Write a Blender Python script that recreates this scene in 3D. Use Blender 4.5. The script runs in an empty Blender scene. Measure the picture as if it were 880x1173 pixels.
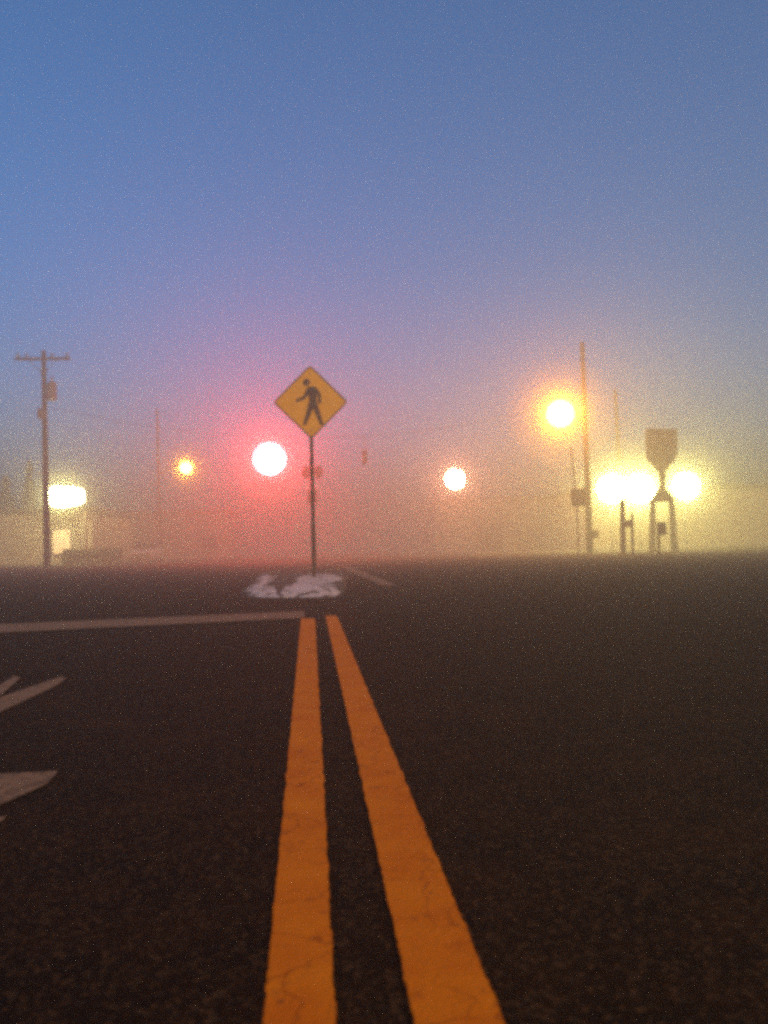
import bpy, bmesh, math, random
from mathutils import Vector, Matrix, Euler, noise as mnoise

random.seed(7)
R = math.radians
sc = bpy.context.scene
C = sc.collection

# ------------------------------------------------------------------ camera
F_PX, CX, CY = 1000.0, 440.0, 586.5          # photo 880 x 1173
HOR, ROLL, YAW = 629.0, R(1.35), math.atan(85 / 1000)
CAM_H = 0.50
PITCH = math.atan((HOR - CY) / F_PX)
rot = (Matrix.Rotation(-YAW, 3, 'Z') @ Matrix.Rotation(R(90) + PITCH, 3, 'X') @ Matrix.Rotation(-ROLL, 3, 'Z'))
cam_d = bpy.data.cameras.new("camera")
cam = bpy.data.objects.new("camera", cam_d)
C.objects.link(cam)
cam.rotation_euler = rot.to_euler()
cam.location = (0, 0, CAM_H)
cam_d.sensor_fit = 'HORIZONTAL'
cam_d.sensor_width = 24.0
cam_d.lens = 24.0 * F_PX / 880
cam_d.clip_start = 0.05
cam_d.clip_end = 3000
cam_d.dof.use_dof = True
cam_d.dof.focus_distance = 3.2
cam_d.dof.aperture_fstop = 3.6
sc.camera = cam

# ------------------------------------------------------------------ world, sun, exposure
SUN_EL, SUN_AZ = R(26), R(150)               # low soft twilight glow behind the camera
w = bpy.data.worlds.new("World")
sc.world = w
w.use_nodes = True
nt = w.node_tree
nt.nodes.clear()
sky = nt.nodes.new('ShaderNodeTexSky')
sky.sky_type = 'NISHITA'
sky.sun_disc = False
sky.sun_elevation = SUN_EL
sky.sun_rotation = SUN_AZ
sky.air_density = 0.95
sky.dust_density = 0.0
sky.ozone_density = 10.0
bg = nt.nodes.new('ShaderNodeBackground')
bg.inputs[1].default_value = 0.138
wo = nt.nodes.new('ShaderNodeOutputWorld')
tint = nt.nodes.new('ShaderNodeMix'); tint.data_type = 'RGBA'; tint.blend_type = 'MULTIPLY'
tint.inputs[0].default_value = 1.0
nt.links.new(sky.outputs[0], tint.inputs[6]); tint.inputs[7].default_value = (0.30, 0.88, 1.0, 1)
nt.links.new(tint.outputs[2], bg.inputs[0])
nt.links.new(bg.outputs[0], wo.inputs[0])

sl = bpy.data.lights.new("sun", 'SUN')
sl.energy = 2.9
sl.color = (1.0, 0.46, 0.04)
sl.angle = R(25)
so = bpy.data.objects.new("sun", sl)
C.objects.link(so)
sd = Vector((math.sin(SUN_AZ) * math.cos(SUN_EL), math.cos(SUN_AZ) * math.cos(SUN_EL), math.sin(SUN_EL)))
so.rotation_euler = sd.to_track_quat('Z', 'Y').to_euler()
so.location = sd * 60

sc.view_settings.view_transform = 'Standard'
sc.view_settings.look = 'None'
sc.view_settings.exposure = 0.2
sc.view_settings.gamma = 1.0
sc.view_settings.use_curve_mapping = False
sc.cycles.use_denoising = False
sc.cycles.volume_bounces = 3
sc.cycles.max_bounces = 6
sc.cycles.diffuse_bounces = 2
sc.cycles.glossy_bounces = 2
sc.cycles.sample_clamp_indirect = 0.2
sc.cycles.pixel_filter_type = 'BLACKMAN_HARRIS'
sc.cycles.filter_width = 4.0
sc.cycles.use_adaptive_sampling = False
sc.cycles.caustics_reflective = False
sc.cycles.caustics_refractive = False

HAZE_D = 0.0255
HAZE_G = 0.6
HAZE_TOP = 12.0

# ------------------------------------------------------------------ pixel <-> world helpers
def ray(px, py):
    return rot @ Vector(((px - CX) / F_PX, -(py - CY) / F_PX, -1.0))

def ground(px, py, z=0.0):
    d = ray(px, py)
    t = (z - CAM_H) / d.z
    return Vector((0, 0, CAM_H)) + d * t

def at(px, py, dist):
    """point seen at px,py whose world Y (distance down the road) is dist"""
    d = ray(px, py)
    return Vector((0, 0, CAM_H)) + d * (dist / d.y)

# ------------------------------------------------------------------ materials
MATS = {}
def mat(name, col, rough=0.8, metal=0.0, noise=0.0, scale=8.0, col2=None, bump=0.0, spec=None):
    if name in MATS:
        return MATS[name]
    m = bpy.data.materials.new(name)
    m.use_nodes = True
    n, l = m.node_tree.nodes, m.node_tree.links
    p = n['Principled BSDF']
    p.inputs['Roughness'].default_value = rough
    p.inputs['Metallic'].default_value = metal
    if spec is not None:
        p.inputs['Specular IOR Level'].default_value = spec
    tc = n.new('ShaderNodeTexCoord')
    nz = n.new('ShaderNodeTexNoise')
    nz.inputs['Scale'].default_value = scale
    nz.inputs['Detail'].default_value = 6
    l.new(tc.outputs['Object'], nz.inputs['Vector'])
    cr = n.new('ShaderNodeValToRGB')
    c2 = col2 or tuple(c * (1 - noise) for c in col)
    cr.color_ramp.elements[0].position = 0.35
    cr.color_ramp.elements[1].position = 0.65
    cr.color_ramp.elements[0].color = (*c2, 1)
    cr.color_ramp.elements[1].color = (*col, 1)
    l.new(nz.outputs['Fac'], cr.inputs['Fac'])
    l.new(cr.outputs['Color'], p.inputs['Base Color'])
    if bump:
        b = n.new('ShaderNodeBump')
        b.inputs['Strength'].default_value = bump
        b.inputs['Distance'].default_value = 0.01
        l.new(nz.outputs['Fac'], b.inputs['Height'])
        l.new(b.outputs['Normal'], p.inputs['Normal'])
    MATS[name] = m
    return m

def emis(name, col, strength):
    m = bpy.data.materials.new(name)
    m.use_nodes = True
    p = m.node_tree.nodes['Principled BSDF']
    p.inputs['Base Color'].default_value = (*col, 1)
    p.inputs['Emission Color'].default_value = (*col, 1)
    p.inputs['Emission Strength'].default_value = strength
    m.cycles.emission_sampling = 'NONE'
    return m

def mix_nodes(n, l, fac, a, b):
    mx = n.new('ShaderNodeMix'); mx.data_type = 'RGBA'
    for s, v in ((0, fac), (6, a), (7, b)):
        if isinstance(v, (int, float)): mx.inputs[s].default_value = v
        elif isinstance(v, tuple): mx.inputs[s].default_value = (*v, 1)
        else: l.new(v, mx.inputs[s])
    return mx.outputs[2]

def ramp(n, l, src, p0, p1, c0=(0, 0, 0), c1=(1, 1, 1)):
    cr = n.new('ShaderNodeValToRGB')
    cr.color_ramp.elements[0].position = p0; cr.color_ramp.elements[1].position = p1
    cr.color_ramp.elements[0].color = (*c0, 1); cr.color_ramp.elements[1].color = (*c1, 1)
    l.new(src, cr.inputs['Fac'])
    return cr.outputs['Color']

def noise_n(n, l, vec, scale, detail=4, rough=0.55):
    z = n.new('ShaderNodeTexNoise')
    z.inputs['Scale'].default_value = scale; z.inputs['Detail'].default_value = detail
    z.inputs['Roughness'].default_value = rough
    l.new(vec, z.inputs['Vector'])
    return z.outputs['Fac']

def asphalt_mat():
    m = bpy.data.materials.new('asphalt'); m.use_nodes = True
    n, l = m.node_tree.nodes, m.node_tree.links
    p = n['Principled BSDF']
    g = n.new('ShaderNodeNewGeometry').outputs['Position']
    big = noise_n(n, l, g, 0.8, 6, 0.65)
    mid = noise_n(n, l, g, 6, 5)
    fine = noise_n(n, l, g, 190, 3, 0.7)
    vor = n.new('ShaderNodeTexVoronoi'); vor.inputs['Scale'].default_value = 130
    l.new(g, vor.inputs['Vector'])
    base = ramp(n, l, big, 0.3, 0.7, (0.008, 0.0032, 0.0004), (0.026, 0.0110, 0.0018))
    blot = noise_n(n, l, g, 2.1, 5, 0.7)
    base = mix_nodes(n, l, ramp(n, l, blot, 0.46, 0.66), base, (0.034, 0.0125, 0.0022))
    b2 = mix_nodes(n, l, ramp(n, l, mid, 0.42, 0.68), base, (0.0085, 0.0040, 0.0008))
    stones = mix_nodes(n, l, ramp(n, l, vor.outputs['Color'], 0.62, 0.80), b2, (0.066, 0.035, 0.012))
    specks = mix_nodes(n, l, ramp(n, l, fine, 0.36, 0.46), (0.012, 0.008, 0.006), stones)
    l.new(specks, p.inputs['Base Color'])
    p.inputs['Roughness'].default_value = 0.85
    p.inputs['Specular IOR Level'].default_value = 0.06
    b = n.new('ShaderNodeBump'); b.inputs['Strength'].default_value = 0.7; b.inputs['Distance'].default_value = 0.006
    l.new(vor.outputs['Distance'], b.inputs['Height'])
    l.new(b.outputs['Normal'], p.inputs['Normal'])
    return m

def paint_mat(name, c_hi, c_lo, wear_lo, wear_hi, dirt):
    """road paint rubbed through to the asphalt by noise"""
    m = bpy.data.materials.new(name); m.use_nodes = True
    n, l = m.node_tree.nodes, m.node_tree.links
    p = n['Principled BSDF']
    g = n.new('ShaderNodeNewGeometry').outputs['Position']
    c = ramp(n, l, noise_n(n, l, g, 9, 6), 0.32, 0.68, c_lo, c_hi)
    wear = ramp(n, l, noise_n(n, l, g, 34, 8, 0.75), wear_lo, wear_hi)
    c = mix_nodes(n, l, wear, dirt, c)
    # hairline cracks
    v = n.new('ShaderNodeTexVoronoi'); v.feature = 'DISTANCE_TO_EDGE'; v.inputs['Scale'].default_value = 7
    ns = n.new('ShaderNodeTexNoise'); ns.inputs['Scale'].default_value = 12
    l.new(g, ns.inputs['Vector'])
    add = n.new('ShaderNodeVectorMath'); add.operation = 'MULTIPLY_ADD'
    l.new(ns.outputs['Color'], add.inputs[0]); add.inputs[1].default_value = (0.16, 0.16, 0); l.new(g, add.inputs[2])
    l.new(add.outputs[0], v.inputs['Vector'])
    ck = ramp(n, l, v.outputs['Distance'], 0.004, 0.018)
    gate = ramp(n, l, noise_n(n, l, g, 2.6, 2), 0.50, 0.60)
    inv = n.new('ShaderNodeMath'); inv.operation = 'MAXIMUM'
    l.new(ck, inv.inputs[0]); l.new(gate, inv.inputs[1])
    sub = mix_nodes(n, l, inv.outputs[0], tuple(x * 0.62 for x in c_lo), c)
    l.new(sub, p.inputs['Base Color'])
    p.inputs['Roughness'].default_value = 0.75
    p.inputs['Specular IOR Level'].default_value = 0.08
    b = n.new('ShaderNodeBump'); b.inputs['Strength'].default_value = 0.5; b.inputs['Distance'].default_value = 0.004
    l.new(noise_n(n, l, g, 150, 3), b.inputs['Height'])
    l.new(b.outputs['Normal'], p.inputs['Normal'])
    return m

M_ASPH = asphalt_mat()
M_YEL = paint_mat('yellow_road_paint', (0.92, 0.265, 0.002), (0.76, 0.185, 0.001), 0.30, 0.42, (0.10, 0.05, 0.02))
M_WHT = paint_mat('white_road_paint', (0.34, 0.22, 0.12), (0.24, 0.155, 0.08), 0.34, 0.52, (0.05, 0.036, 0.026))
M_KERBP = paint_mat('worn_kerb_paint', (0.90, 0.79, 0.68), (0.74, 0.63, 0.52), 0.30, 0.42, (0.30, 0.24, 0.20))
M_WOOD = mat('creosoted_wood', (0.026, 0.024, 0.022), 0.9, noise=0.5, scale=5, bump=0.4)
M_STEEL = mat('weathered_steel', (0.10, 0.095, 0.09), 0.5, 0.7, noise=0.4, scale=12)
M_POST = mat('rusted_post', (0.095, 0.035, 0.022), 0.7, 0.3, noise=0.5, scale=18)
M_GALV = mat('galvanised', (0.35, 0.36, 0.37), 0.5, 0.8, noise=0.3, scale=20)
M_DARK = mat('dark_paint', (0.03, 0.03, 0.028), 0.6, noise=0.3, scale=9)
M_GREYBOX = mat('grey_box', (0.18, 0.18, 0.17), 0.6, 0.3, noise=0.2, scale=9)
M_BLACK = mat('sign_black', (0.045, 0.016, 0.006), 0.6, noise=0.2, scale=25)
M_SIGNY = mat('sign_yellow', (0.98, 0.55, 0.004), 0.5, noise=0.12, scale=7)
M_CONC = mat('concrete', (0.26, 0.23, 0.20), 0.9, noise=0.3, scale=3, bump=0.3)
M_ISLE = mat('island_fill', (0.060, 0.038, 0.022), 0.95, noise=0.45, scale=7, bump=0.5)
M_STUCCO = mat('cream_stucco', (0.60, 0.56, 0.42), 0.9, noise=0.12, scale=1.5, bump=0.1)
M_STUCCO2 = mat('tan_stucco', (0.42, 0.35, 0.26), 0.9, noise=0.18, scale=1.5, bump=0.1)
M_ROOF = mat('roof_metal', (0.25, 0.24, 0.22), 0.6, 0.3, noise=0.2, scale=2)
M_GLASS = mat('window_glass', (0.03, 0.035, 0.04), 0.1, noise=0.1, scale=2)
M_LEAF = mat('leaves', (0.06, 0.085, 0.035), 0.8, noise=0.5, scale=2)
M_BARK = mat('bark', (0.09, 0.065, 0.045), 0.9, noise=0.4, scale=6)
M_SIGHSG = mat('signal_housing', (0.035, 0.03, 0.025), 0.5, noise=0.2, scale=6)
M_CAR = mat('car_paint', (0.72, 0.70, 0.66), 0.3, 0.0, noise=0.06, scale=2)
M_TYRE = mat('tyre_rubber', (0.02, 0.02, 0.02), 0.8, noise=0.2, scale=12)
M_PANEL = mat('sign_board', (0.06, 0.052, 0.04), 0.6, noise=0.3, scale=3)

# ------------------------------------------------------------------ mesh helpers
def bm_box(bm, sx, sy, sz, loc=(0, 0, 0), rotz=0.0, bev=0.0):
    mx = Matrix.Translation(loc) @ Matrix.Rotation(rotz, 4, 'Z') @ Matrix.Diagonal((sx, sy, sz, 1))
    r = bmesh.ops.create_cube(bm, size=1, matrix=mx)
    if bev:
        es = list({e for v in r['verts'] for e in v.link_edges})
        bmesh.ops.bevel(bm, geom=es, offset=bev, segments=2, affect='EDGES', profile=0.7)

def bm_tube(bm, a, b, r0, r1=None, seg=14):
    a, b = Vector(a), Vector(b)
    r1 = r0 if r1 is None else r1
    d = b - a
    q = d.to_track_quat('Z', 'Y').to_matrix().to_4x4()
    mx = Matrix.Translation((a + b) / 2) @ q
    bmesh.ops.create_cone(bm, cap_ends=True, segments=seg, radius1=r0, radius2=r1, depth=d.length, matrix=mx)

def bm_path(bm, pts, r, seg=10):
    for a, b in zip(pts[:-1], pts[1:]):
        bm_tube(bm, a, b, r, r, seg)
    for p in pts[1:-1]:
        bmesh.ops.create_uvsphere(bm, u_segments=seg, v_segments=6, radius=r * 1.001, matrix=Matrix.Translation(p))

def bm_poly(bm, pts, h):
    """extrude polygon of 3D points by vector h"""
    vs = [bm.verts.new(p) for p in pts]
    f = bm.faces.new(vs)
    r = bmesh.ops.extrude_face_region(bm, geom=[f])
    bmesh.ops.translate(bm, verts=[v for v in r['geom'] if isinstance(v, bmesh.types.BMVert)], vec=h)
    bmesh.ops.recalc_face_normals(bm, faces=bm.faces)

def obj(name, bm, material, parent=None, loc=(0, 0, 0), smooth=False):
    me = bpy.data.meshes.new(name)
    bm.to_mesh(me); bm.free()
    if smooth:
        for p in me.polygons: p.use_smooth = True
    me.materials.append(material)
    o = bpy.data.objects.new(name, me)
    C.objects.link(o)
    o.location = loc
    if parent: o.parent = parent
    return o

def tag(o, label, cat, group=None):
    o['label'] = label; o['category'] = cat
    if group: o['group'] = group
    return o

def thing(name, label, cat, loc=(0, 0, 0), rotz=0, group=None):
    o = bpy.data.objects.new(name, None)
    C.objects.link(o)
    o.location = loc; o.rotation_euler = (0, 0, rotz)
    o.empty_display_size = 0.3
    return tag(o, label, cat, group)

def struct(name, bm, m):
    o = obj(name, bm, m); o['kind'] = 'structure'
    return o

GLARE_MAT = {}
HALO_MIST = []            # (world-parent, local position, radius, density) of the denser fog balls added to give each lamp its halo
def lamp(name, parent, loc, power, col, radius, core=(1.0, 0.94, 0.84), strength=4.2, halo_mist=None, squash=(1, 1, 1), glare=True):
    """a glowing globe (what the eye sees of the lit lamp) and the light it gives off"""
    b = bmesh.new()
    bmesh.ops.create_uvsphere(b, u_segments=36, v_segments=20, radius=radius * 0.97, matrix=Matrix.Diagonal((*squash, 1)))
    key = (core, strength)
    if key not in GLARE_MAT:
        m = emis('glare_ball', core, strength)
        GLARE_MAT[key] = m
    for mr, md in (halo_mist or ()): HALO_MIST.append((parent, Vector(loc), mr, md))
    if glare: obj('glare_ball', b, GLARE_MAT[key], parent, loc, smooth=True)  # glare modelled as an emissive ball, wider than the real fitting
    ld = bpy.data.lights.new(name, 'POINT')
    ld.energy = power; ld.color = col; ld.shadow_soft_size = radius; ld.use_soft_falloff = False
    lo = bpy.data.objects.new(name, ld)
    C.objects.link(lo)
    lo.parent = parent; lo.location = loc
    return lo

def new(): return bmesh.new()

# ------------------------------------------------------------------ setting
bm = new()
bmesh.ops.create_grid(bm, x_segments=2, y_segments=2, size=900)
struct('ground', bm, M_ASPH)

def sheet(name, pts, z, m):
    b = new()
    b.faces.new([b.verts.new((p[0], p[1], z)) for p in pts])
    bmesh.ops.recalc_face_normals(b, faces=b.faces)
    if b.faces[:] and b.faces[:][0].normal.z < 0:
        bmesh.ops.reverse_faces(b, faces=b.faces)
    return struct(name, b, m)

def strip(name, L, Rr, z, m, n=90, jag=0.0035):
    """long painted strip between polylines L and Rr (2 points each) with slightly ragged edges"""
    b = new(); prev = None
    for i in range(n + 1):
        t = (i / n)
        pl = Vector(L[0]).lerp(Vector(L[1]), t); pr = Vector(Rr[0]).lerp(Vector(Rr[1]), t)
        ja = [mnoise.noise(Vector((pl[1] * 14, q * 9.7 + pl[0], 2))) * jag + mnoise.noise(Vector((pl[1] * 60, q * 5, 7))) * jag * 0.6 for q in (0, 1)]
        a = b.verts.new((pl[0] + ja[0], pl[1], z))
        c = b.verts.new((pr[0] + ja[1], pr[1], z))
        if prev: b.faces.new((prev[0], prev[1], c, a))
        prev = (a, c)
    return struct(name, b, m)

def near_far(px_far, py_far, px_near, py_near):
    f, n = ground(px_far, py_far), ground(px_near, py_near)
    d = (f - n); n2 = n - d * (1.6 / d.length)           # carry the line on behind the camera
    return (n2.xy[:], f.xy[:])

strip('yellow_road_line', near_far(345, 709, 302, 1173), near_far(361, 709, 385, 1173), 0.004, M_YEL, 700)
strip('yellow_road_line', near_far(373, 706, 475, 1173), near_far(386, 706, 578, 1173), 0.004, M_YEL, 700)
# stop line running off to the left
g0, g1 = ground(349, 701), ground(349, 709)
h0, h1 = ground(-60, 719), ground(-60, 729)
def ext(a, b, k): return a + (b - a) * k
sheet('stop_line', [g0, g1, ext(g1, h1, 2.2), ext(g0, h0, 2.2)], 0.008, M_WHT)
# lane arrow beside the centre lines, only its right hand strokes are in frame
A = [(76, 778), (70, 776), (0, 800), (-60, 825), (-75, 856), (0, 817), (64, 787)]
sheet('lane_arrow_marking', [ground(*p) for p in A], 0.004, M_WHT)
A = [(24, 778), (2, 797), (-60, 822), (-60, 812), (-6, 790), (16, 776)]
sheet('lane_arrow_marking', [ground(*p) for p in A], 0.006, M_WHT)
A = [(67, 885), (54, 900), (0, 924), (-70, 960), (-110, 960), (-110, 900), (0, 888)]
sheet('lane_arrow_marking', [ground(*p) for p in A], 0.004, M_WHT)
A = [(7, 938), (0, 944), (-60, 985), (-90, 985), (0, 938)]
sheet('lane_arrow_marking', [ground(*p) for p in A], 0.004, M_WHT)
# thin white line right of the median
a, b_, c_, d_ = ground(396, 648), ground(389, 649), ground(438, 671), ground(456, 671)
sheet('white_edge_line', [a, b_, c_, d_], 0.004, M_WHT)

# ------------------------------------------------------------------ median island (raised, worn white kerb at its nose)
SY = 14.7
sign_base = at(360, 655, SY)
def island_ring(hw_l, hw_r, y0, y1, n=18):
    pts = []
    cx = 0.0
    for i in range(n + 1):                                 # rounded nose, left to right
        t = math.pi * (1 - i / n)
        x = math.cos(t)
        y = math.sin(t)
        pts.append(((x * (hw_r if x > 0 else hw_l)), y0 + (1 - y) * 0.9))
    pts.append((hw_r, y1)); pts.append((-hw_l, y1))
    return pts
def island():
    t = thing('median_island', 'raised traffic island with worn white painted nose under the pedestrian sign', 'traffic island', (-0.05, 0, 0))
    y0, y1 = 10.2, 17.5
    P0 = [(276, 679), (281, 683), (300, 685.5), (330, 686), (360, 685.5), (384, 684), (394, 680), (397, 672), (398, 662), (394, 656), (305, 656), (292, 664)]
    ctrl = [ground(*p).xy for p in P0]
    outer = []
    for k in range(len(ctrl)):                              # rounded outline through the control points
        p0, p1, p2, p3 = (ctrl[(k + q - 1) % len(ctrl)] for q in range(4))
        for u in (0, 0.25, 0.5, 0.75):
            q = 0.5 * ((2 * p1) + (p2 - p0) * u + (2 * p0 - 5 * p1 + 4 * p2 - p3) * u * u + (3 * p1 - p0 - 3 * p2 + p3) * u ** 3)
            outer.append((q.x + 0.05, q.y))
    mx_ = sum(p[0] for p in outer) / len(outer); my_ = sum(p[1] for p in outer) / len(outer)
    xo = mx_
    inner = [(mx_ + (x - mx_) * 0.74, my_ + (y - my_) * 0.74) for x, y in outer]
    b = new()
    H = 0.06
    lo = [b.verts.new((x, y, 0.0)) for x, y in outer]
    hi = [b.verts.new((mx_ + (x - mx_) * 0.90, my_ + (y - my_) * 0.90, H * 0.70 + random.uniform(-.008, .008))) for x, y in outer]
    ti = [b.verts.new((x, y, H)) for x, y in inner]
    N = len(outer)
    for i in range(N):
        j = (i + 1) % N
        b.faces.new((lo[i], lo[j], hi[j], hi[i]))
        b.faces.new((hi[i], hi[j], ti[j], ti[i]))
    bmesh.ops.recalc_face_normals(b, faces=b.faces)
    obj('kerb', b, M_ISLE, t)
    b = new()
    vs = [b.verts.new((x, y, H - 0.004)) for x, y in inner]
    f = b.faces.new(vs)
    r = bmesh.ops.triangulate(b, faces=[f])
    bmesh.ops.subdivide_edges(b, edges=b.edges, cuts=2, use_grid_fill=True)
    bmesh.ops.recalc_face_normals(b, faces=b.faces)
    for v in b.verts:
        v.co.z += 0.0
    obj('fill', b, M_ISLE, t)
    def frac(x, y):                                         # 0 at the centre of the island, 1 on its outline
        dx, dy = x - mx_, y - my_
        for (ax, ay), (bx, by) in zip(outer, outer[1:] + outer[:1]):
            ex, ey = bx - ax, by - ay
            den = dx * ey - dy * ex
            if abs(den) < 1e-9: continue
            u = ((ax - mx_) * ey - (ay - my_) * ex) / den
            v = ((ax - mx_) * dy - (ay - my_) * dx) / den
            if u > 0 and 0 <= v <= 1: return 1 / u
        return 0
    def top_z(x, y):
        q = frac(x, y)
        if q < .74: return H
        if q < .90: return H * (1 - 0.3 * (q - .74) / .16)
        return H * 0.70 * max(0, (1 - q) / .10)
    def inside(p, poly):
        c_in = False
        for (ax, ay), (bx, by) in zip(poly, poly[1:] + poly[:1]):
            if (ay > p[1]) != (by > p[1]) and p[0] < (bx - ax) * (p[1] - ay) / (by - ay) + ax: c_in = not c_in
        return c_in
    from mathutils import noise
    blobs = [[(280, 681), (286, 672), (297, 668), (294, 662), (304, 658), (313, 661), (307, 671), (318, 677), (324, 683), (300, 684)],
             [(318, 683), (330, 672), (344, 662), (358, 657.5), (388, 659), (393, 664), (377, 668), (391, 676), (382, 683), (362, 681), (352, 676), (340, 682)]]
    for blob in blobs:
        poly = [(g_.x + .05, g_.y) for g_ in (ground(px, py, H) for px, py in blob)]
        x0, x1 = min(p[0] for p in poly), max(p[0] for p in poly); y0_, y1_ = min(p[1] for p in poly), max(p[1] for p in poly)
        b = new(); ST = 0.03; cache = {}
        def V(i, j):
            if (i, j) not in cache:
                x, y = x0 + i * ST, y0_ + j * ST
                x += random.uniform(-.01, .01); y += random.uniform(-.01, .01)
                cache[(i, j)] = b.verts.new((x, y, top_z(x, y) + 0.005))
            return cache[(i, j)]
        for i in range(int((x1 - x0) / ST) + 1):
            for j in range(int((y1_ - y0_) / ST) + 1):
                x, y = x0 + (i + .5) * ST, y0_ + (j + .5) * ST
                w_ = noise.noise(Vector((x * 3, y * 2.2, 3))) * .16
                if not inside((x + w_, y + w_ * 2), poly) or frac(x, y) > .985: continue
                if noise.noise(Vector((x * 7, y * 5, 9))) < -0.30: continue
                b.faces.new((V(i, j), V(i + 1, j), V(i + 1, j + 1), V(i, j + 1)))
        obj('worn_paint', b, M_KERBP, t)

def kerb_mat(lo, hi, sc_=2.2):
    """white paint that survives only in patches of the concrete kerb"""
    m = bpy.data.materials.new('patchy_kerb_paint'); m.use_nodes = True
    n, l = m.node_tree.nodes, m.node_tree.links
    p = n['Principled BSDF']
    g = n.new('ShaderNodeNewGeometry').outputs['Position']
    big = ramp(n, l, noise_n(n, l, g, sc_, 4, 0.6), lo, hi)
    fine = ramp(n, l, noise_n(n, l, g, 14, 6, 0.7), 0.30, 0.50, (0.55, 0.50, 0.45), (0.86, 0.82, 0.78))
    l.new(mix_nodes(n, l, big, (0.13, 0.095, 0.07), fine), p.inputs['Base Color'])
    p.inputs['Roughness'].default_value = 0.85
    return m
M_KERBP2 = kerb_mat(0.47, 0.53, 1.9)
M_KERBP3 = kerb_mat(0.50, 0.56, 1.9)
island()

# ------------------------------------------------------------------ pedestrian crossing sign
def ped_sign():
    top = at(355, 420, SY)
    ctr = at(356, 461, SY)
    base = sign_base.copy(); base.z = 0.06
    t = thing('pedestrian_sign', 'yellow diamond sign with black walking figure on thin post in the median', 'road sign', base)
    # the post leans a hair, as in the photograph
    b = new()
    rel = ctr - base
    u = Vector((rel.x / rel.z, 0, 1)).normalized()
    bm_path(b, [(0, 0, -0.05), (u * (rel.z - 0.02))[:]], 0.030, 12)
    obj('post', b, M_POST, t, smooth=True)
    b = new(); bm_box(b, 0.14, 0.14, 0.03, (0, 0, 0.006), bev=0.004)
    bm_tube(b, (0, 0, 0.0), (0, 0, 0.9), 0.037, 0.037, 12)
    obj('base_sleeve', b, M_POST, t)
    half = 0.63
    cy = -0.045
    def D(h, rr=0.06):                                  # diamond with rounded corners
        pts = []
        for k in range(4):
            a0 = math.pi / 2 * k
            cxx, czz = math.cos(a0) * (h - rr * 1.414), math.sin(a0) * (h - rr * 1.414)
            for s in range(5):
                aa = a0 - math.pi / 4 + math.pi / 2 * s / 4
                pts.append((cxx + math.cos(aa) * rr, czz + math.sin(aa) * rr))
        return pts
    c = (rel.x, cy, rel.z)
    b = new(); bm_poly(b, [(c[0] + x, c[1], c[2] + z) for x, z in D(half)], Vector((0, 0.006, 0)))
    plate = obj('sign_plate', b, M_SIGNY, t)
    # dark border ring
    b = new()
    o_, i_ = D(half - 0.004), D(half - 0.034, 0.045)
    vo = [b.verts.new((c[0] + x, c[1] - 0.003, c[2] + z)) for x, z in o_]
    vi = [b.verts.new((c[0] + x, c[1] - 0.003, c[2] + z)) for x, z in i_]
    for k in range(len(vo)):
        j = (k + 1) % len(vo)
        b.faces.new((vo[k], vo[j], vi[j], vi[k]))
    obj('border', b, M_BLACK, plate)
    # walking figure: torso and limbs as tapered strokes (x right, z up, metres about the sign centre)
    b = new()
    lift = [0.0040]
    def stroke(pts):
        for (x0, z0, r0), (x1, z1, r1) in zip(pts[:-1], pts[1:]):
            lift[0] += 0.0003
            a = math.atan2(z1 - z0, x1 - x0)
            ring = [(x0 + r0 * math.cos(a + math.pi / 2 + math.pi * k / 8), z0 + r0 * math.sin(a + math.pi / 2 + math.pi * k / 8)) for k in range(9)]
            ring += [(x1 + r1 * math.cos(a - math.pi / 2 + math.pi * k / 8), z1 + r1 * math.sin(a - math.pi / 2 + math.pi * k / 8)) for k in range(9)]
            b.faces.new([b.verts.new((c[0] + x, c[1] - lift[0], c[2] + z)) for x, z in ring])
    stroke([(-.010, .215, .050), (.035, .06, .060), (.035, -.01, .055)])            # back and hips
    stroke([(.035, .215, .045), (.060, .06, .045)])
    stroke([(-.02, .225, .038), (.06, .225, .038)])
    stroke([(-.035, .205, .036), (-.105, .075, .028), (-.225, .030, .024)])         # leading arm
    stroke([(.085, .215, .034), (.150, .110, .027), (.148, -.01, .024)])            # trailing arm
    stroke([(.010, -.03, .052), (-.035, -.19, .040), (-.105, -.365, .028)])         # leading leg
    stroke([(.060, -.03, .050), (.115, -.19, .040), (.175, -.365, .028)])           # trailing leg
    lift[0] += 0.0003
    b.faces.new([b.verts.new((c[0] - 0.065 + math.cos(2 * math.pi * k / 20) * 0.058, c[1] - lift[0], c[2] + 0.335 + math.sin(2 * math.pi * k / 20) * 0.058)) for k in range(20)])
    for f in b.faces:
        f.normal_update()
        if f.normal.y > 0: f.normal_flip()
    obj('walking_figure', b, M_BLACK, plate)
    for dz in (-0.33, 0.33):
        b = new()
        bmesh.ops.create_uvsphere(b, u_segments=10, v_segments=6, radius=0.014, matrix=Matrix.Translation((c[0], c[1] - 0.004, c[2] + dz * 1.45)) @ Matrix.Diagonal((1, .5, 1, 1)))
        obj('bolt', b, M_GALV, plate)
ped_sign()

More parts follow.
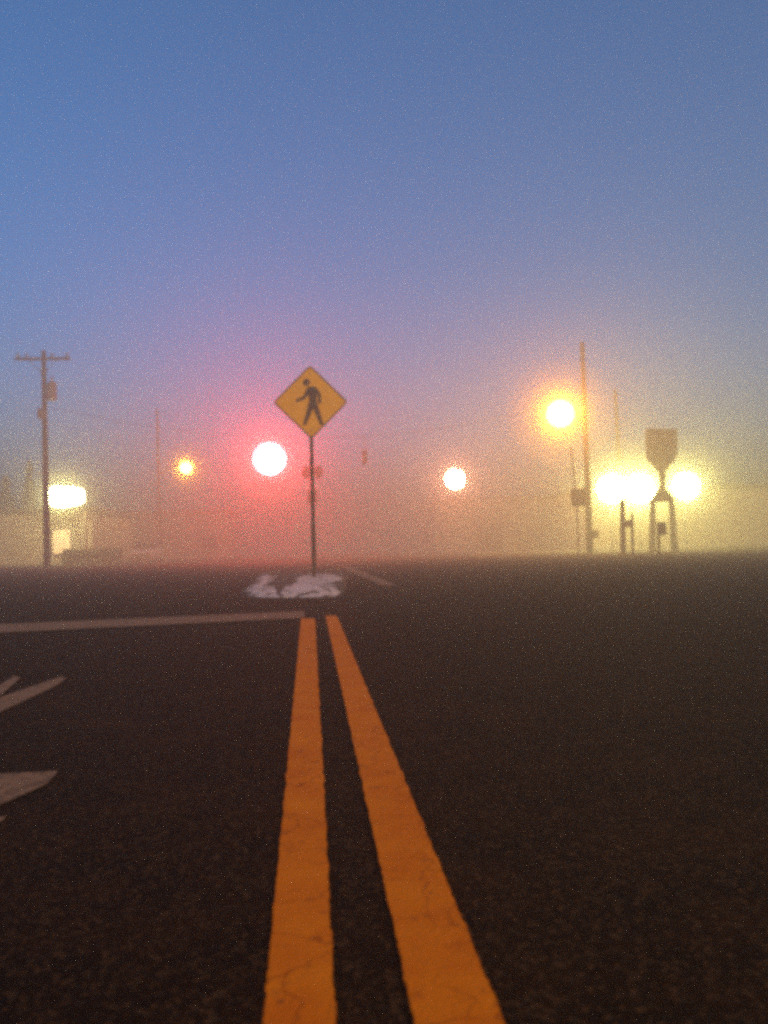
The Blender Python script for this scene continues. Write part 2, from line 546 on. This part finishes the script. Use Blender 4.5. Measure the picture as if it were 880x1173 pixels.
# ------------------------------------------------------------------ distant pedestrian signal post behind the sign
def signal_post():
    d = 41.0
    base = at(361, 650, d); base.z = 0
    t = thing('pedestrian_signal_post', 'faint signal post with two side heads and a button box behind the yellow sign', 'signal post', base)
    top = at(356, 527, d)
    b = new(); bm_tube(b, (0, 0, 0), (top.x - base.x, 0, top.z), 0.085, 0.075, 14)
    bmesh.ops.create_uvsphere(b, u_segments=12, v_segments=8, radius=0.09, matrix=Matrix.Translation((top.x - base.x, 0, top.z + 0.03)))
    bm_tube(b, (0, 0, 0), (0, 0, 0.25), 0.16, 0.09, 14)
    obj('post', b, M_DARK, t, smooth=True)
    hz = at(355, 541, d).z
    for s in (-1, 1):
        b = new()
        bmesh.ops.create_uvsphere(b, u_segments=20, v_segments=12, radius=1, matrix=Matrix.Translation((s * 0.29 - .05, 0, hz)) @ Matrix.Diagonal((0.21, 0.17, 0.31, 1)))
        bm_box(b, 0.10, 0.05, 0.05, (s * 0.08 - .05, 0, hz + 0.12))
        h = obj('signal_head', b, M_DARK, t)
        b = new(); bm_tube(b, (s * 0.29 - .05, -0.12, hz), (s * 0.29 - .05, -0.20, hz), 0.11, 0.10, 18)
        obj('visor', b, M_BLACK, h)
    hz2 = at(355, 569, d).z
    b = new(); bm_box(b, 0.48, 0.22, 0.62, (-0.06, -0.05, hz2), bev=0.08)
    obj('control_box', b, M_DARK, t)
signal_post()

# ------------------------------------------------------------------ utility poles
def wood_pole(name, label, px_b, py_b, px_t, py_t, d, r=0.17, arm=None, transformer=None, extra_box=None):
    base = at(px_b, py_b, d); base.z = 0
    top = at(px_t, py_t, d)
    t = thing(name, label, 'utility pole', base)
    tx, tz = top.x - base.x, top.z
    b = new(); bm_tube(b, (0, 0, 0), (tx, 0, tz), r, r * 0.62, 18)
    obj('pole', b, M_WOOD, t, smooth=False)
    f = lambda z: tx * z / tz
    if arm:
        az = tz - arm[1]
        b = new(); bm_box(b, arm[0], 0.10, 0.13, (f(az), -0.19, az), bev=0.01)
        ca = obj('crossarm', b, M_WOOD, t)
        for x in arm[2]:
            b = new(); bm_tube(b, (f(az) + x, -0.19, az + .06), (f(az) + x, -0.19, az + .17), 0.028, 0.028, 8)
            bm_tube(b, (f(az) + x, -0.19, az + .13), (f(az) + x, -0.19, az + .26), 0.075, 0.045, 12)
            obj('insulator', b, M_GREYBOX, ca)
        b = new()
        for s in (-1, 1):
            bm_tube(b, (f(az) + s * 0.65, -0.19, az - .05), (f(az - .75), -0.15, az - .75), 0.018, 0.018, 6)
        obj('brace', b, M_STEEL, ca)
    if transformer:
        zz, side = transformer
        b = new(); cxx = f(zz) + side * 0.36
        bm_tube(b, (cxx, 0, zz - .40), (cxx, 0, zz + .40), 0.22, 0.22, 20)
        bm_tube(b, (cxx, 0, zz + .40), (cxx, 0, zz + .48), 0.24, 0.15, 20)
        bm_box(b, 0.22, 0.10, 0.08, (f(zz) + side * 0.15, 0, zz + .25)); bm_box(b, 0.22, 0.10, 0.08, (f(zz) + side * 0.15, 0, zz - .25))
        tr = obj('transformer', b, M_GREYBOX, t)
        b = new(); bm_tube(b, (cxx, 0, zz + .5), (cxx, 0, zz + .78), 0.05, 0.035, 10)
        obj('bushing', b, M_GREYBOX, tr)
    if extra_box:
        for (bx_, bz, sx, sz) in extra_box:
            b = new(); bm_box(b, sx, 0.25, sz, (f(bz) + bx_, -0.1, bz), bev=0.02)
            obj('meter_box', b, M_GREYBOX, t)
    return t, base, top

D1 = 43.0
LP, lp_b, lp_t = wood_pole('utility_pole', 'tall wooden pole with crossarm and transformer at the left edge', 54, 650, 50, 402, D1, 0.165,
          arm=(2.6, 0.42, (-1.15, -0.75, 0.45, 1.15)), transformer=(at(58, 449, D1).z, 1), extra_box=[(-0.12, at(52, 474, D1).z, 0.3, 0.5)])
D2 = 45.0
RP, rp_b, rp_t = wood_pole('utility_pole', 'tall bare wooden pole just right of the big amber street lamp', 676, 632, 667, 392, D2, 0.185,
          extra_box=[(0.30, at(682, 612, D2).z, 0.26, 0.42)])
D3 = 60.0
RP2, rp2_b, rp2_t = wood_pole('utility_pole', 'slim faint pole rising behind the twin white floodlights', 714, 632, 705, 446, D3, 0.17)
LP2, lp2_b, lp2_t = wood_pole('utility_pole', 'very faint slim pole left of the small amber street lamp', 184, 645, 180, 468, D3 + 8, 0.12)

# ------------------------------------------------------------------ span wires with hanging signals
def catenary(a, b, sag, n=24):
    return [(a.lerp(b, i / n) - Vector((0, 0, 4 * sag * (i / n) * (1 - i / n)))) for i in range(n + 1)]
def span(name, label, a, b, sag):
    bm = new(); pts = catenary(a, b, sag)
    bm_path(bm, [p[:] for p in pts], 0.008, 6)
    o = obj(name, bm, M_STEEL); tag(o, label, 'wire')
    return pts
def wire_point(pts, x):
    for p, q in zip(pts[:-1], pts[1:]):
        if min(p.x, q.x) <= x <= max(p.x, q.x):
            return p.lerp(q, (x - p.x) / (q.x - p.x))
def pole_at(base, top, z): return base + (top - base) * ((z - base.z) / (top.z - base.z))

def signal(label, pos, wp, power, col, radius, lit=True, face=-1, scale=1.0, halo_mist=None):
    """three-lens signal hung from a span wire; pos is the centre of its red lens"""
    t = thing('traffic_signal', label, 'traffic light', (pos.x, pos.y, pos.z), 0, 'traffic signals hung over the crossing')
    S = scale
    b = new(); bm_box(b, 0.34 * S, 0.20 * S, 1.06 * S, (0, 0.14 * S, -0.35 * S), bev=0.03)
    body = obj('housing', b, M_SIGHSG, t)
    names = (('red_lens', (0.5, 0.02, 0.02)), ('amber_lens', (0.25, 0.13, 0.01)), ('green_lens', (0.01, 0.15, 0.08)))
    for k, (nm, cl) in enumerate(names):
        z = -0.35 * S * k
        y = 0.14 * S + face * 0.10 * S
        b = new(); bm_tube(b, (0, y, z), (0, y + face * 0.02, z), 0.14 * S, 0.13 * S, 20)
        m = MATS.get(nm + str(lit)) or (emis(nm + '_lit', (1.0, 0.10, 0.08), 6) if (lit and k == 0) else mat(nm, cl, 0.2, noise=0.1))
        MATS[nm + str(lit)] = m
        obj(nm, b, m, body)
        b = new()
        r = 0.155 * S
        ring = []
        for q in range(15):
            a = math.pi * (-0.15 + 1.3 * q / 14)
            ring.append((math.cos(a) * r, math.sin(a) * r))
        for (x0, z0), (x1, z1) in zip(ring[:-1], ring[1:]):
            b.faces.new([b.verts.new(v) for v in ((x0, y, z + z0), (x1, y, z + z1), (x1, y + face * 0.22 * S, z + z1), (x0, y + face * 0.22 * S, z + z0))])
        obj('visor', b, M_DARK, body)
    b = new(); bm_tube(b, (0, 0.14 * S, 0.17 * S), (wp.x - pos.x, wp.y - pos.y, wp.z - pos.z), 0.02, 0.02, 8)
    obj('hanger', b, M_STEEL, t)
    if lit:
        lo = lamp('signal_light', t, (0, -0.1, 0), power, col, radius, halo_mist=halo_mist)
    return t

p_red = at(309, 526, 43.5)
za = p_red.z + 2.4
w1 = span('span_wire', 'thin span wire between the two tall wooden poles that carries the big red signal',
          pole_at(lp_b, lp_t, za + 0.3), pole_at(rp_b, rp_t, za + 0.9), 1.9)
wp = wire_point(w1, p_red.x)
p_red = at(309, 526, wp.y - 0.14)
signal('blazing red traffic light with wide pink halo left of the yellow sign', p_red, wp, 4900, (1.0, 0.03, 0.05), 0.80, halo_mist=((1.25, 0.10), (2.1, 0.03)))
xs = at(418, 521, 44)
wp = wire_point(w1, xs.x)
xs = at(418, 518, wp.y - 0.14)
signal('small dark unlit traffic light seen from behind right of the yellow sign', xs, wp, 0, (1, 0, 0), 0.1, lit=False, face=1, scale=0.7)
p_b = at(521, 549, 62)
w2 = span('span_wire', 'fainter far span wire between the two slim poles that carries the small pink white signal',
          pole_at(lp2_b, lp2_t, p_b.z + 2.3), pole_at(rp2_b, rp2_t, p_b.z + 2.6), 1.6)
wp = wire_point(w2, p_b.x)
p_b = at(521, 549, wp.y - 0.14)
signal('small pinkish white traffic light in the middle distance right of the sign', p_b, wp, 2900, (1.0, 0.34, 0.24), 0.72, halo_mist=((1.1, 0.03), (1.9, 0.015)))

# ------------------------------------------------------------------ street lamps (cobra heads on arms)
def street_lamp(label, pos, pole_base, pole_top, own_pole, power, col, radius, halo_mist):
    t = thing('street_lamp', label, 'street lamp', (pos.x, pos.y, 0), 0, 'amber street lamps')
    P = Vector((0, 0, pos.z))
    pz = pos.z + 0.05
    pp = pole_at(pole_base, pole_top, pz - 0.7) - Vector((pos.x, pos.y, 0))
    s = 1 if pp.x > 0 else -1
    b = new()
    bm_path(b, [pp[:], (pp.x * 0.75, pp.y * .75, pz - 0.1), (pp.x * 0.45, pp.y * .45, pz + 0.12), (s * 0.30, 0, pz + 0.14)], 0.03, 10)
    obj('arm', b, M_GALV, t)
    b = new()
    bmesh.ops.create_uvsphere(b, u_segments=18, v_segments=10, radius=1.0, matrix=Matrix.Translation((s * 0.02, 0, pz + 0.13)) @ Matrix.Diagonal((0.40, 0.17, 0.11, 1)))
    head = obj('lamp_head', b, M_GALV, t, smooth=True)
    b = new()
    bmesh.ops.create_uvsphere(b, u_segments=16, v_segments=8, radius=1.0, matrix=Matrix.Translation((-s * 0.06, 0, pz + 0.05)) @ Matrix.Diagonal((0.22, 0.13, 0.10, 1)))
    obj('lens', b, emis('sodium_lens', (1.0, 0.55, 0.12), 6), head, smooth=True)
    lamp('lamp_light', t, P[:], power, col, radius, halo_mist=halo_mist)
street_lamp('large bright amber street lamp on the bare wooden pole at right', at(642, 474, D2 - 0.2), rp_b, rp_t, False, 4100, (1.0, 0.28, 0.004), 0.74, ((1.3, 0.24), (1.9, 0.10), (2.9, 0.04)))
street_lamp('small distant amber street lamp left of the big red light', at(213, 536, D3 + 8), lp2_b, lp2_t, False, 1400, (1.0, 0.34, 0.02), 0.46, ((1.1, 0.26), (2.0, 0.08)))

# ------------------------------------------------------------------ right: long pale building with three floodlights
def wall_building(t, x0, x1, y, h, depth, m, parapet=0.25):
    b = new(); bm_box(b, x1 - x0, depth, h, ((x0 + x1) / 2, depth / 2, h / 2))
    obj('wall', b, m, t)
    b = new(); bm_box(b, x1 - x0 + 0.5, depth + 0.5, parapet, ((x0 + x1) / 2, depth / 2, h + parapet / 2 + .002), bev=0.03)
    return obj('roof', b, M_ROOF, t)
def door_window(t, x, z0, wd, ht, name, m=M_GLASS):
    b = new(); bm_box(b, wd, 0.10, ht, (x, -0.03, z0 + ht / 2), bev=0.01)
    f = obj(name, b, M_ROOF, t)
    b = new(); bm_box(b, wd - 0.16, 0.04, ht - 0.16, (x, -0.085, z0 + ht / 2))
    obj('pane', b, m, f)

M_CREAM = mat('cream_render', (0.80, 0.74, 0.52), 0.9, noise=0.1, scale=1.2)
BD = 63.0
bx0, bx1 = at(676, 632, BD).x, at(1050, 632, BD).x
bz = at(760, 560, BD).z
tb = thing('store_building', 'low cream building washed bright yellow behind the three floodlights', 'building', (0, BD, 0))
wall_building(tb, bx0, bx1, BD, bz, 14, M_CREAM)
tw = thing('warehouse_building', 'very faint long building in the fog between the pink light and the bare pole', 'building', (0, 96, 0))
wall_building(tw, at(500, 632, 96).x, at(690, 632, 96).x, 96, at(600, 572, 96).z, 14, M_STUCCO)
door_window(tw, at(560, 600, 96).x, 0.05, 3.0, 3.0, 'door')
for px in (900, 970, 1020):
    door_window(tb, at(px, 600, BD).x, 0.9, 2.0, 1.3, 'window')
door_window(tb, at(930, 600, BD).x, 0.05, 1.1, 2.2, 'door')

def floodlight(label, px, py, d, power, radius):
    p = at(px, py, d)
    t = thing('floodlight', label, 'floodlight', (p.x, p.y, p.z), 0, 'floodlights in front of the pale building')
    b = new(); bm_box(b, 0.55, 0.12, 0.38, (0, 0.06, 0.02), bev=0.02)
    hd = obj('lamp_head', b, M_DARK, t)
    b = new(); bm_box(b, 0.47, 0.02, 0.30, (0, -0.012, 0.02))
    obj('lens', b, emis('flood_lens', (1.0, 0.9, 0.55), 6), hd)
    b = new(); bm_tube(b, (0, 0.14, -p.z), (0, 0.14, 0.1), 0.06, 0.05, 10)
    obj('post', b, M_GALV, t)
    lamp('flood_bulb', t, (0, -0.12, 0), power, (1.0, 0.94, 0.36), radius, halo_mist=((1.3, 0.08), (2.3, 0.05), (3.2, 0.02)))
    return t
FD = 52.0
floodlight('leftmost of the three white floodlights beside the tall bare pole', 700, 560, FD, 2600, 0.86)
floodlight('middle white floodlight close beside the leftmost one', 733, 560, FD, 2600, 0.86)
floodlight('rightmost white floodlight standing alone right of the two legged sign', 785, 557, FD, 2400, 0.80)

# pavement in front of the building
b = new(); xx0, xx1 = at(560, 632, 50).x, at(1200, 632, 50).x
bm_box(b, xx1 - xx0, 6.5, 0.14, ((xx0 + xx1) / 2, 58.6, 0.07), bev=0.02)
struct('pavement', b, M_CONC)

# ------------------------------------------------------------------ right: signs and posts in front of the lights
def two_leg_sign():
    d = 45.0
    P = lambda px, py: at(px, py, d)
    base = P(759, 634); base.z = 0
    t = thing('roadside_sign', 'tall dark sign board on a narrow neck above two legs between the floodlights', 'sign', base)
    L = lambda px, py: (P(px, py).x - base.x, 0, P(px, py).z)
    for px_t, px_b in ((748, 747), (769, 773)):
        a, c = L(px_b, 628), L(px_t, 572)
        b = new(); bm_tube(b, (a[0], 0, 0), c, 0.19, 0.15, 14)
        obj('leg', b, M_PANEL, t)
    pts = [L(747, 575), L(749, 568), L(755, 561), L(763, 561), L(769, 568), L(771, 575)]
    b = new(); bm_poly(b, [(p[0], -0.12, p[2]) for p in pts], Vector((0, 0.24, 0)))
    obj('crossbar', b, M_PANEL, t)
    b = new(); bm_tube(b, L(759, 566), L(758, 520), 0.16, 0.20, 14)
    obj('neck', b, M_PANEL, t)
    pts = [L(753, 540), L(749, 533), L(743, 528), L(741, 522), L(740, 491), L(775, 492), L(775, 521), L(771, 529), L(766, 534), L(763, 540)]
    b = new(); bm_poly(b, [(p[0], -0.16, p[2]) for p in pts], Vector((0, 0.32, 0)))
    bmesh.ops.bevel(b, geom=b.edges[:], offset=0.03, segments=2, affect='EDGES')
    obj('sign_board', b, M_PANEL, t)
two_leg_sign()

def meter_post():
    d = 36.0
    base = at(755, 634, d); base.z = 0
    t = thing('post_box', 'small dark box on a short post between the legs of the tall sign', 'post box', base)
    z0, z1 = at(757, 613, d).z, at(757, 598, d).z
    cx = at(758, 605, d).x - base.x
    b = new(); bm_tube(b, (0, 0, 0), (0.02, 0, z0 + 0.05), 0.07, 0.06, 12)
    obj('post', b, M_DARK, t)
    b = new(); bm_box(b, 0.36, 0.28, z1 - z0, (cx, 0, (z0 + z1) / 2), bev=0.09)
    obj('box', b, M_DARK, t)
meter_post()

def h_frame():
    d = 40.0
    base = at(719, 634, d); base.z = 0
    t = thing('twin_posts', 'pair of uneven posts joined by a small panel below the middle floodlight', 'post frame', base)
    for px, pyt, r in ((714, 571, 0.13), (725, 588, 0.075)):
        x = at(px, 630, d).x - base.x
        b = new(); bm_tube(b, (x, 0, 0), (at(px - 1, pyt, d).x - base.x, 0, at(px, pyt, d).z), r, r * 0.9, 12)
        obj('post', b, M_PANEL, t)
    z0, z1 = at(719, 604, d).z, at(719, 596, d).z
    b = new(); bm_box(b, 0.42, 0.12, z1 - z0, (0, 0, (z0 + z1) / 2), bev=0.03)
    obj('panel', b, M_PANEL, t)
h_frame()

def small_sign():
    d = 42.0
    base = at(663, 632, d); base.z = 0
    t = thing('small_sign', 'small box shaped sign on a thin post left of the bare wooden pole', 'sign', base)
    L = lambda px, py: (at(px, py, d).x - base.x, 0, at(px, py, d).z)
    b = new(); bm_path(b, [(0, 0, 0), L(661, 575), L(654, 512)], 0.045, 10)
    obj('post', b, M_PANEL, t)
    z0, z1 = L(662, 580)[2], L(662, 560)[2]
    b = new(); bm_box(b, 0.72, 0.16, z1 - z0, (L(662, 570)[0], -0.06, (z0 + z1) / 2), bev=0.10)
    obj('sign_board', b, M_PANEL, t)
small_sign()

# ------------------------------------------------------------------ left: shop with lit sign, hedge, trees, car
LD = 58.0
ts = thing('shop_building', 'pale shop front at the left edge lit yellow under its glowing sign', 'building', (0, LD, 0))
lx0, lx1 = at(-160, 640, LD).x, at(106, 640, LD).x
lz = at(80, 586, LD).z
wall_building(ts, lx0, lx1, LD, lz, 12, M_STUCCO)
ex0, ex1 = at(61, 620, LD).x, at(81, 620, LD).x
ez0, ez1 = at(70, 634, LD).z, at(70, 607, LD).z
b = new(); bm_box(b, ex1 - ex0 + .16, 0.1, ez1 - ez0 + .16, ((ex0 + ex1) / 2, -0.03, (ez0 + ez1) / 2), bev=0.01)
wf = obj('window', b, M_ROOF, ts)
b = new(); bm_box(b, ex1 - ex0, 0.04, ez1 - ez0, ((ex0 + ex1) / 2, -0.085, (ez0 + ez1) / 2))
obj('pane', b, emis('lit_window', (1.0, 0.74, 0.36), 1.7), wf)
for px in (-30, -80):
    door_window(ts, at(px, 610, LD).x, 0.8, 1.4, 1.5, 'window')
b = new(); bm_tube(b, (lx1 - .1, -1.2, 0), (lx1 - .1, -1.2, lz - .1), 0.12, 0.12, 12)
obj('porch_post', b, M_STUCCO2, ts)

def lit_sign():
    d = LD - 1.0
    c = at(76, 569, d)
    t = thing('lit_sign', 'glowing white oval sign on the roof of the shop at the left', 'sign', (c.x, c.y, c.z))
    sx, sz = 1.25, 0.72
    prof = []
    for k in range(40):
        a = 2 * math.pi * k / 40
        ca, sa = math.cos(a), math.sin(a)
        prof.append((math.copysign(abs(ca) ** 0.6, ca) * sx, math.copysign(abs(sa) ** 0.6, sa) * (sz if ca < 0 else sz * 0.88)))
    b = new(); bm_poly(b, [(x, -0.14, z) for x, z in prof], Vector((0, 0.28, 0)))
    fr = obj('case', b, M_GALV, t)
    b = new(); bm_poly(b, [(x * 0.97, -0.17, z * 0.96) for x, z in prof], Vector((0, 0.03, 0)))
    obj('face', b, emis('sign_face', (1.0, 0.94, 0.72), 8), fr)
    for s in (-0.7, 0.7):
        b = new(); bm_tube(b, (s, 0.6, lz - c.z + 0.2), (s, 0.1, -0.3), 0.05, 0.05, 8)
        obj('bracket', b, M_STEEL, t)
    lamp('sign_light', t, (0.0, -0.62, 0.0), 1700, (1.0, 0.94, 0.42), 0.40, glare=False, halo_mist=((1.7, 0.05), (2.4, 0.03)))
lit_sign()

t2 = thing('storage_building', 'low dim tan building between the lit shop and the small amber lamp', 'building', (0, 88, 0))
wall_building(t2, at(112, 640, 88).x, at(262, 640, 88).x, 88, at(160, 588, 88).z, 12, M_STUCCO2)
for px in (240,):
    door_window(t2, at(px, 610, 88).x, 0.9, 1.6, 1.3, 'window')

def leaf_mass(n, fn, size):
    b = new()
    for _ in range(n):
        p = Vector(fn())
        q = Euler((random.uniform(0, 6.3), random.uniform(0, 6.3), random.uniform(0, 6.3))).to_matrix()
        s = size * random.uniform(0.6, 1.4)
        b.faces.new([b.verts.new(p + q @ Vector(v)) for v in ((-s, 0, 0), (0, -s * .5, 0), (s, 0, 0), (0, s * .5, 0))])
    return b
def cypress(label, px, py_top, d, wpx):
    base = at(px, 640, d); base.z = 0
    H = at(px, py_top, d).z; W = wpx * d / 2000
    t = thing('cypress_tree', label, 'tree', base, 0, 'columnar trees at the left edge')
    b = new(); bm_tube(b, (0, 0, 0), (0, 0, H * 0.9), 0.14, 0.03, 10)
    for k in range(10):
        z = H * (0.15 + 0.07 * k); a = k * 2.4
        bm_tube(b, (0, 0, z), (math.cos(a) * W * .6, math.sin(a) * W * .6, z + 0.5), 0.03, 0.01, 6)
    obj('trunk', b, M_BARK, t)
    def f():
        u = random.random() ** 0.8
        z = H * (0.08 + 0.92 * u)
        prof = math.sin(min(1, (u + 0.12)) * math.pi) ** 0.55 if u < 0.88 else (1 - u) * 4 + .08
        a = random.uniform(0, 2 * math.pi)
        r = W * prof * (0.45 + 0.55 * random.random() ** .5) * (1 + 0.25 * math.sin(3 * a + 5 * u * 4))
        return (math.cos(a) * r, math.sin(a) * r, z)
    obj('crown', leaf_mass(4200, f, 0.11), M_LEAF, t)
cypress('shorter dark columnar tree cut by the left edge of the picture', 7, 545, 74, 20)
cypress('taller slim columnar tree just left of the wooden pole with crossarm', 34, 528, 76, 15)

def hedge():
    d = 56
    a, c = at(72, 640, d), at(140, 640, d)
    t = thing('hedge', 'low clipped dark hedge in front of the lit shop', 'hedge', ((a.x + c.x) / 2, d, 0))
    Lh = (c.x - a.x) / 2
    b = leaf_mass(6500, lambda: (random.uniform(-Lh, Lh), random.uniform(-.4, .4), random.uniform(0.05, 0.85 + 0.12 * math.sin(random.random() * 9))), 0.07)
    obj('foliage', b, M_LEAF, t)
    b = new()
    for k in range(9):
        x = -Lh + (k + .5) * 2 * Lh / 9
        bm_tube(b, (x, 0, 0), (x + .05, 0.05, 0.7), 0.03, 0.012, 6)
    obj('stem', b, M_BARK, t)
hedge()

def car():
    d = 64.0
    base = at(168, 645, d); base.z = 0
    t = thing('parked_car', 'pale parked car facing the camera in front of the tan building', 'car', base)
    W = 0.89
    def loft(sections, name, m, parent, bev=0.0):
        b = new(); rings = []
        for (y, ring) in sections:
            rings.append([b.verts.new((x, y, z)) for x, z in ring])
        for r0, r1 in zip(rings[:-1], rings[1:]):
            n = len(r0)
            for i in range(n):
                j = (i + 1) % n
                b.faces.new((r0[i], r0[j], r1[j], r1[i]))
        b.faces.new(rings[0]); b.faces.new(list(reversed(rings[-1])))
        bmesh.ops.recalc_face_normals(b, faces=b.faces)
        return obj(name, b, m, parent, smooth=False)
    def ring(w_, z0, z1, tuck=0.9):
        return [(-w_ * tuck, z0), (w_ * tuck, z0), (w_, z0 + .15), (w_, (z0 + z1) / 2 + .05), (w_ * .93, z1), (-w_ * .93, z1), (-w_, (z0 + z1) / 2 + .05), (-w_, z0 + .15)]
    body = loft([(-2.2, ring(.76, .32, .66)), (-2.05, ring(.84, .24, .74)), (-1.2, ring(W, .22, .90)), (-.6, ring(W, .22, .95)),
                 (1.6, ring(W, .22, .97)), (2.05, ring(.85, .26, .92)), (2.2, ring(.76, .34, .84))], 'body', M_CAR, t)
    cab = loft([(-.95, [(-.76, .93), (.76, .93), (.74, .95), (-.74, .95)]), (-.25, [(-.76, .94), (.76, .94), (.60, 1.40), (-.60, 1.40)]),
                (.9, [(-.76, .94), (.76, .94), (.60, 1.43), (-.60, 1.43)]), (1.75, [(-.72, .95), (.72, .95), (.68, .98), (-.68, .98)])], 'windows', M_GLASS, t)
    b = new(); bm_box(b, 1.18, 1.2, 0.04, (0, .33, 1.43), bev=0.015)
    obj('roof', b, M_CAR, t)
    for sx in (-1, 1):
        b = new(); bm_box(b, 0.30, 0.10, 0.13, (sx * .58, -2.15, .60), bev=0.03)
        obj('headlight', b, M_GALV, t)
        for sy in (-1.35, 1.35):
            b = new(); bm_tube(b, (sx * .70, sy, .31), (sx * .91, sy, .31), .31, .31, 22)
            w_ = obj('wheel', b, M_TYRE, t)
            b = new(); bm_tube(b, (sx * .90, sy, .31), (sx * .925, sy, .31), .19, .17, 16)
            obj('rim', b, M_GALV, w_)
    b = new(); bm_box(b, 1.1, .06, .16, (0, -2.21, .46), bev=0.02)
    obj('grille', b, M_DARK, t)
car()

# ------------------------------------------------------------------ the fog and the added lamp halos
b = new()
bm_box(b, 1810, 1810, HAZE_TOP + 1.0, (0, 0, (HAZE_TOP - 1.0) / 2))
m = bpy.data.materials.new('haze_air'); m.use_nodes = True
n, l = m.node_tree.nodes, m.node_tree.links
n.clear()
pv = n.new('ShaderNodeVolumePrincipled')
pv.inputs['Color'].default_value = (0.98, 0.94, 0.64, 1)
pv.inputs['Density'].default_value = HAZE_D
pv.inputs['Anisotropy'].default_value = HAZE_G
mo = n.new('ShaderNodeOutputMaterial')
l.new(pv.outputs[0], mo.inputs['Volume'])
hz = obj('haze', b, m)
hz['kind'] = 'stuff'
bpy.context.view_layer.update()
for par, loc, rad, dens in HALO_MIST:  # extra fog balls added around the lamps to build their soft halos
    b = new(); bmesh.ops.create_uvsphere(b, u_segments=32, v_segments=18, radius=rad)
    k = 'halo_mist_air%g' % dens
    if k not in MATS:
        mm = m.copy(); mm.name = 'halo_mist_air'
        pn = [x for x in mm.node_tree.nodes if x.type == 'PRINCIPLED_VOLUME'][0]
        pn.inputs['Density'].default_value = dens
        MATS[k] = mm
    o = obj('haze', b, MATS[k], None, par.matrix_world @ loc, smooth=True)  # added halo ball, shares the object name of the fog box
    o['kind'] = 'stuff'
